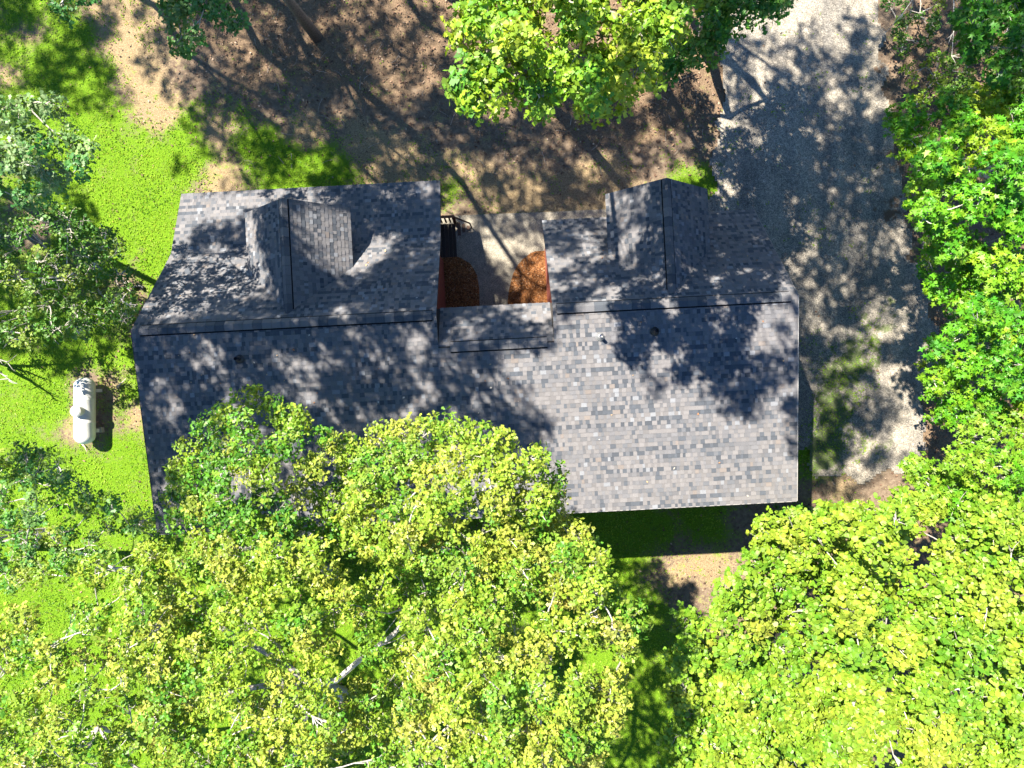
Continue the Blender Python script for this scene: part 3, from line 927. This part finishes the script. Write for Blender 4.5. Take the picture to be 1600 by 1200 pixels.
tree("maple_tree", "green maple on the right edge level with the roof ridge", (17.8, 2.2), clumps_in([(1465, 430), (1560, 410), (1660, 410), (1660, 650), (1560, 650), (1490, 645), (1455, 590), (1465, 540), (1482, 485)], 5, 8, 38, .6, 34), "maple", MAP, 34, .18, per_m2=75, leaf=.13, group=RM)
tree("maple_tree", "yellowish maple on the right edge below the drive's end", (18.2, -3.4), clumps_in([(1455, 700), (1525, 655), (1660, 635), (1660, 830), (1560, 830), (1450, 800), (1410, 740)], 5.5, 8, 34, .6, 35), "maple", LIME + MAP[:1], 35, .18, per_m2=80, leaf=.12, group=RM)
tree("tulip_tree", "dense lime broad-leaved tree behind the right rear corner", (10.3, -9.6), clumps_in([(1195, 835), (1260, 800), (1340, 815), (1350, 1000), (1340, 1265), (1040, 1265), (1065, 1090), (1065, 960), (1115, 940), (1165, 905)], 4.5, 8, 150, .52, 36), "broad", LIME, 36, .2, per_m2=88, leaf=.112, n_leaf=5, group="broad-leaved trees at the lower right", up=1.0)
tree("tulip_tree", "dense lime broad-leaved tree filling the bottom right corner", (16.0, -11.0), clumps_in([(1265, 815), (1400, 780), (1500, 800), (1660, 800), (1660, 1265), (1265, 1265), (1345, 1000)], 5.5, 9, 185, .54, 37), "broad", LIME, 37, .2, per_m2=88, leaf=.112, n_leaf=5, group="broad-leaved trees at the lower right", up=1.0)
tree("maple_tree", "shaded deep green maple in the top right corner", (19.6, 13.2), clumps_in([(1510, 40), (1560, -50), (1660, -50), (1660, 150), (1570, 150), (1510, 120)], 5, 7.5, 24, .6, 38), "maple", [((.04, .17, .01), 4), ((.07, .22, .012), 2), ((.14, .26, .015), 1)], 38, .16, per_m2=52, leaf=.16, group=RM)
# low growth
SG = "shrubs along the drive"
for i, (poly, z0, z1, n, lab, palx) in enumerate([
    ([(1380, 5), (1430, -30), (1470, 10), (1460, 70), (1410, 80)], .6, 1.8, 16, "dark leafy shrub at the top of the drive's right edge", DARK),
    ([(1420, 95), (1470, 80), (1485, 150), (1450, 175), (1415, 160)], .6, 1.6, 12, "yellow-green shrub on the drive's right edge under the dead branches", LIME),
    ([(1480, 60), (1530, 40), (1540, 140), (1500, 180), (1475, 140)], .8, 2.2, 16, "deep shaded shrub between the dead branches and the corner maple", DARK),
    ([(1412, 190), (1450, 180), (1475, 260), (1440, 330), (1415, 270)], .8, 2.4, 24, "green shrub filling the drive's right edge below the yellow-green shrub", MAP),
    ([(1430, 340), (1470, 330), (1500, 420), (1470, 480), (1440, 420)], .8, 2.6, 24, "green shrub under the maples where the drive bends right", MAP),
    ([(1455, 490), (1500, 480), (1500, 640), (1450, 660), (1440, 580)], .8, 2.4, 24, "green shrub under the maples beside the grassy end of the drive", MAP),
    ([(1500, 130), (1600, 120), (1600, 260), (1510, 250)], 1.0, 3.0, 30, "dark green undergrowth shrub below the corner maple", DARK),
    ([(1530, 0), (1600, 0), (1600, 110), (1540, 110)], 1.0, 3.0, 24, "dark green undergrowth shrub in the top right corner", DARK),
    ([(1205, 800), (1262, 795), (1268, 830), (1225, 845)], .2, .6, 10, "low green shrub in shade under the right rear roof corner", [((.04, .15, .015), 3), ((.07, .2, .02), 2)]),
    ([(1275, 800), (1340, 785), (1370, 800), (1300, 830)], .3, 1.0, 10, "low yellow-green shrub on red soil behind the right gable", LIME),
    ([(1000, 45), (1070, 60), (1085, 110), (1030, 130), (985, 100)], .5, 1.4, 12, "shaded shrub at the foot of the oak by the drive", DARK),
    ([(150, 455), (195, 445), (205, 490), (175, 500)], .3, .9, 8, "small pale shrub beside the left gable", [((.2, .24, .05), 2), ((.12, .2, .03), 2)])]):
    cl = clumps_in(poly, z0, z1, n, .3, 60 + i, dome=False)
    b = at(*np.array(poly).mean(0))
    tree("shrub", lab, (b[0], b[1]), cl, "broad", palx, 60 + i, .03, per_m2=90, leaf=.075, n_leaf=5, cat="shrub", group=SG if 1300 < poly[0][0] else None, fork=.2, twigs=4)

# tall forest oaks whose crowns stand outside the picture and whose shade falls into it
TG = "tall forest oaks casting shade"


# spots the photograph shows in full sun: no limb stands in the sun's way there
SUNNY = [(*at(u, v, h), r) for u, v, h, r in ((572, 402, 3.8, 1.15), (131, 642, .6, 2.2), (200, 610, 0, 2.0), (250, 260, 0, 2.2), (215, 350, 0, 1.6), (900, 560, 5.9, 1.0), (905, 650, 5.7, 1.1), (340, 330, 3.2, .7), (800, 80, 14, 1.7), (880, 110, 13.5, 1.7), (960, 70, 13.5, 1.7), (900, 10, 14, 1.6), (1050, 0, 10, 1.4), (70, 230, 9.5, 2.0))]


def spread_clumps(poly, z0, z1, n, rad, seed):
    r = np.random.default_rng(seed); P = np.array(poly); lo, hi = P.min(0), P.max(0); out = []
    while len(out) < n:
        q = lo + r.random(2) * (hi - lo); z = r.uniform(z0, z1); n -= .02
        open_sky = any(np.hypot(q[0] + .495 * (z - h) - x, q[1] - .495 * (z - h) - y) < rr for x, y, h, rr in SUNNY)
        if in_poly(q[:1], q[1:], poly)[0] and not open_sky:
            out.append((q[0], q[1], z, rad * r.uniform(.55, 1.35)))
    return out


def tall_oak(label, base, poly, z0, z1, n, seed, rad=.55, per=28):
    cl = spread_clumps(poly, z0, z1, n, rad, seed)
    c = np.array(poly).mean(0)
    lean = (base[0] + .35 * (c[0] - base[0]), base[1] + .35 * (c[1] - base[1]), z0 - 3.0)
    return tree("tall_oak", label, base, cl, "simple", MIXG, seed, .17, bark=(.22, .19, .16), per_m2=per, leaf=.16, n_leaf=6, group=TG, lean=lean, twigs=3)


b_ = at(495, 57)
tall_oak("bare straight grey trunk of a tall oak at the top edge left of middle", (b_[0], b_[1]), [(-11, 5.4), (-7, 5.0), (-6, 8), (-4.2, 12.5), (-6, 14.5), (-11, 13)], 18.8, 22.5, 150, 91)
tall_oak("tall oak beyond the left edge shading the left rear slope", (-20.6, 7.6), [(-20, 3.2), (-15, 2.6), (-10.8, 4.6), (-10.6, 8.6), (-15, 9.6), (-19.5, 8.6)], 17.5, 22, 235, 92)
tall_oak("tall oak beyond the top edge shading the left dormer", (-12.0, 17.2), [(-19.5, 9.4), (-14, 9.0), (-10, 9.6), (-9.6, 13.4), (-13, 14.6), (-18, 13.2)], 18, 22, 200, 93)
tall_oak("tall oak beyond the top edge shading the right dormer and ridge", (2.6, 15.6), [(-4.6, 8.4), (-3, 6.8), (0, 6.0), (2.2, 6.2), (4, 7.8), (4, 13.2), (0, 14.2), (-4.4, 13.6)], 18.8, 22.3, 150, 94)
tall_oak("tall oak beyond the left edge shading the lawn by the small tree", (-25.5, 12.0), [(-29, 9.5), (-24.6, 8.6), (-22, 9.6), (-21.6, 12.6), (-25, 15.4), (-29, 14)], 12, 17, 85, 95, .7)
r_ = np.random.default_rng(90)
proto = tall_oak("tall oak beyond the top edge shading the leaf litter", (0, 0), [(3.6 * math.cos(t) * (1 + .2 * math.sin(3 * t)), 3.6 * math.sin(t)) for t in np.linspace(0, 6.283, 14)[:-1]], 16, 21, 66, 90, .62)


def plant(x, y, deg, label, s=1.0):
    o = proto.copy(); COL.objects.link(o); o["label"] = label
    for ch in proto.children:
        c = ch.copy(); COL.objects.link(c); c.parent = o
    o.location = (x, y, 0); o.rotation_euler = (0, 0, math.radians(deg)); o.scale = (s, s, s)


proto.location = (-14.6, 20.4, 0)
for x, y, d, lab in [(-8.2, 19.2, 70, "tall oak beyond the top edge shading the bare soil above the forecourt"),
                     (3.6, 16.6, 200, "tall oak beyond the top edge shading the middle of the drive"),
                     (8.6, 21.5, 260, "tall oak beyond the top right edge shading the dead tree"),
                     (-19.4, 22.5, 300, "tall oak beyond the top edge shading the turf above the left wing"),
                     (-11.6, 16.4, 250, "tall oak beyond the top edge shading the ground before the forecourt"),
                     (-17.2, 18.0, 45, "tall oak beyond the top edge shading the turf beside the left dormer"),
                     (-4.8, 17.8, 110, "tall oak beyond the top edge shading the soil between the wings and the drive"),
                     (2.6, 19.0, 15, "tall oak beyond the top edge shading the upper drive"),
                     (5.2, 15.2, 330, "tall oak beyond the top edge shading the drive beside the right gable"),
                     (-27.5, 22.5, 20, "tall oak beyond the top left corner shading the far lawn")]:
    plant(x, y, d, lab)

# dead limbs
def dead_tree(label, base, limbs, seed, tr=.08):
    r = np.random.default_rng(seed)
    root = link("dead_tree", None, loc=(base[0], base[1], 0), label=label, cat="dead tree")
    off = np.array([base[0], base[1], 0])
    top = np.array(limbs[0][0]); bk = (.42, .40, .36)
    g = Geo(); tp = curve_pts((base[0], base[1], -.1), top, r, 5, .03)
    g.tube([p - off for p in tp], [tr * 1.3, tr, tr * .9, tr * .8, tr * .6], 8, tint=bk)
    link("trunk", g.mesh("trunk", [M["bark"]], smooth=True), root)
    for a, b, rad in limbs:
        g = Geo(); pts = curve_pts(a, b, r, 7, .12)
        g.tube([p - off for p in pts], list(np.linspace(rad, rad * .25, 7)), 6, tint=bk)
        for i in range(1, 7):
            for s in range(3):
                d = unit((np.array(b) - np.array(a))[None])[0] * .5 + r.normal(0, .6, 3)
                q = pts[i] + unit(d[None])[0] * r.uniform(.2, .55)
                g.tube([p - off for p in curve_pts(pts[i], q, r, 4, .1)], [rad * .4, rad * .3, rad * .2, rad * .1], 3, False, bk)
        link("limb", g.mesh("limb", [M["bark"]]), root)


dead_tree("grey dead tree with bare twiggy limbs in the top right", (17.6, 15.6), [(tuple(at(1500, -90, 3.0)), tuple(at(1487, 88, 3.2)), .035), (tuple(at(1500, -90, 3.0)), tuple(at(1385, 50, 2.2)), .03), (tuple(at(1500, -90, 3.0)), tuple(at(1530, 30, 3.0)), .02)], 70)
dead_tree("pale dead tree with bare limb ends poking in from the left edge", (-20.6, 1.2), [(tuple(at(-50, 545, 1.2)), tuple(at(24, 533, 1.6)), .075), (tuple(at(-50, 548, 1.2)), tuple(at(13, 592, 1.4)), .07), (tuple(at(-50, 548, 1.2)), tuple(at(12, 566, 1.3)), .05)], 71, .09)

# ------------------------------------------------------------------ grass, litter, twigs
hx0, hx1, hy0, hy1 = A0 + .3, A3 - .3, -3.6, 4.9
m = 150000
gx = rng.uniform(-20.5, 14.0, m); gy = rng.uniform(-15.5, 15.5, m)
wz = zone_weights(gx, gy)
patch = waves(gx, gy, 31, 2.2) * .2
fine = waves(gx, gy, 33, 9.0) * .14
keep = rng.random(m) < np.clip((wz[:, 0] + patch + fine) * 1.35 - .2 + .25 * wz[:, 1], 0, 1)
on_drive = in_poly(gx, gy, drive)
dgz = drive_zone(gx, gy)[:, 0] + fine * 1.6 + patch
keep = np.where(on_drive, rng.random(m) < np.clip(dgz * 1.4 - .25, 0, .9), keep)
ha, hb = gx * math.cos(TH) + gy * math.sin(TH), -gx * math.sin(TH) + gy * math.cos(TH)
keep &= ~((ha > hx0) & (ha < hx1) & (hb > hy0) & (hb < hy1))
keep &= ~in_poly(gx, gy, [tuple(at(u, v)[:2]) for u, v in path_px])
keep_idx = np.nonzero(keep)[0]
gx, gy = gx[keep], gy[keep]; m = len(gx)
k = 2
P = np.repeat(np.stack([gx, gy, np.where(on_drive[keep_idx], .03, -.01)], 1), k, 0); n = m * k
P[:, :2] += rng.normal(0, .02, (n, 2))
an = rng.random(n) * 6.283; L_ = rng.uniform(.03, .085, n)
D = np.stack([np.cos(an), np.sin(an), rng.uniform(.25, 1.0, n)], 1); Nn = np.stack([-np.cos(an) * .4, -np.sin(an) * .4, np.ones(n)], 1) + rng.normal(0, .2, (n, 3))
V, F = leaf_arrays(P, D, Nn, L_, "simple", rng.normal(.1, .1, n))
pt = np.repeat(np.clip(.5 + waves(gx, gy, 41, 1.5) * .35 + waves(gx, gy, 42, 5.0) * .2, 0, 1), k)[:, None]
gc = np.array([(.13, .31, .007), (.19, .35, .012), (.07, .2, .006), (.28, .33, .04)])[rng.choice(4, n, p=[.4, .3, .2, .1])] * rng.uniform(.75, 1.25, (n, 1))
gc = gc * (1 - .5 * pt) * (.75 + .45 * pt) + np.array([(.25, .31, .03)]) * .5 * pt * rng.uniform(.8, 1.2, (n, 1))
link("grass", mesh_from("grass", V, [F], [M["grass"]], tint=gc), kind="stuff", label="short bright green lawn grass growing round the house", cat="grass")

m = 60000
lx = rng.uniform(-18, 20, m); ly = rng.uniform(-14, 15.5, m)
wz = zone_weights(lx, ly)
pr = wz[:, 2] * 1.0 + wz[:, 3] * .35 + wz[:, 1] * .12 + .008
pr = np.where(in_poly(lx, ly, drive), .03, pr)
pr = np.where(in_poly(lx, ly, [tuple(at(u, v)[:2]) for u, v in path_px]), .01, pr)
ha, hb = lx * math.cos(TH) + ly * math.sin(TH), -lx * math.sin(TH) + ly * math.cos(TH)
keep = (rng.random(m) < np.clip(pr, 0, 1)) & ~((ha > hx0) & (ha < hx1) & (hb > hy0) & (hb < hy1))
lx, ly = lx[keep], ly[keep]; n = len(lx)
an = rng.random(n) * 6.283
V, F = leaf_arrays(np.stack([lx, ly, np.full(n, .03)], 1), np.stack([np.cos(an), np.sin(an), rng.normal(0, .25, n)], 1), np.array([[0, 0, 1.]]) + rng.normal(0, .35, (n, 3)), rng.uniform(.05, .13, n), "simple", rng.normal(.1, .3, n))
lc = np.array([(.13, .075, .05), (.2, .12, .075), (.28, .18, .115), (.08, .045, .032), (.38, .28, .2)])[rng.choice(5, n, p=[.3, .3, .2, .12, .08])]
link("fallen_leaves", mesh_from("fallen_leaves", V, [F], [M["litter"]], tint=lc), kind="stuff", label="brown fallen leaves strewn over the bare soil", cat="leaves")

g = Geo(); r2 = np.random.default_rng(5)
for i in range(150):
    u, v = r2.uniform(380, 1100), r2.uniform(20, 260)
    p = at(u, v, .04); a = r2.random() * 6.283; L_ = r2.uniform(.15, .6)
    q = p + np.array([math.cos(a) * L_, math.sin(a) * L_, r2.uniform(0, .06)])
    g.tube(curve_pts(p, q, r2, 4, .15), [.012, .01, .008, .004], 4, False, tuple(np.array((.3, .26, .22)) * r2.uniform(.6, 1.3)))
link("fallen_twigs", g.mesh("fallen_twigs", [M["bark"]]), kind="stuff", label="pale fallen twigs scattered over the leaf litter", cat="twigs")
for (u, v, du, dv, lab) in ((183, 605, 14, -14, "pale fallen stick on the lawn between tank and house"), (128, 694, 8, 12, "pale fallen stick on the lawn below the white tank")):
    p, q = at(u, v, .05), at(u + du, v + dv, .07)
    g = Geo(); g.tube([x - p for x in curve_pts(p, q, r2, 5, .1)], [.03, .028, .024, .02, .01], 6, tint=(.5, .42, .34))
    link("fallen_stick", g.mesh("fallen_stick", [M["bark"]]), loc=tuple(p), label=lab, cat="stick")

# specks of fallen leaf on the roof
n = 130
a = r2.uniform(A0, A3, n); b = r2.uniform(EB, RB, n); z = RZ - (RB - b) * (RZ - EZ) / (RB - EB) + .035
fr = r2.random(n) < .4
b = np.where(fr, r2.uniform(RB, 5.2, n), b); z = np.where(fr, RZ - (b - RB) + .04, z)
keep = ~((a > A1) & (a < A2) & (b > 1.1))
keep &= ~(fr & (((a > -8.3) & (a < -4.8)) | ((a > 3.2) & (a < 6.6)))) & ~((a < A1) & (b > 4.8))
a, b, z = a[keep], b[keep], z[keep]; n = len(a)
P = np.stack([a * math.cos(TH) - b * math.sin(TH), a * math.sin(TH) + b * math.cos(TH), z], 1)
an = r2.random(n) * 6.283
V, F = leaf_arrays(P, np.stack([np.cos(an), np.sin(an), np.zeros(n)], 1), np.array([[0, 0, 1.]]) + r2.normal(0, .3, (n, 3)), r2.uniform(.04, .1, n), "simple", r2.normal(.1, .3, n))
lc = np.array([(.45, .3, .16), (.5, .45, .38), (.3, .14, .06)])[r2.integers(0, 3, n)]
link("roof_leaves", mesh_from("roof_leaves", V, [F], [M["litter"]], tint=lc), kind="stuff", label="small dry leaves lying on the shingle roof", cat="leaves")
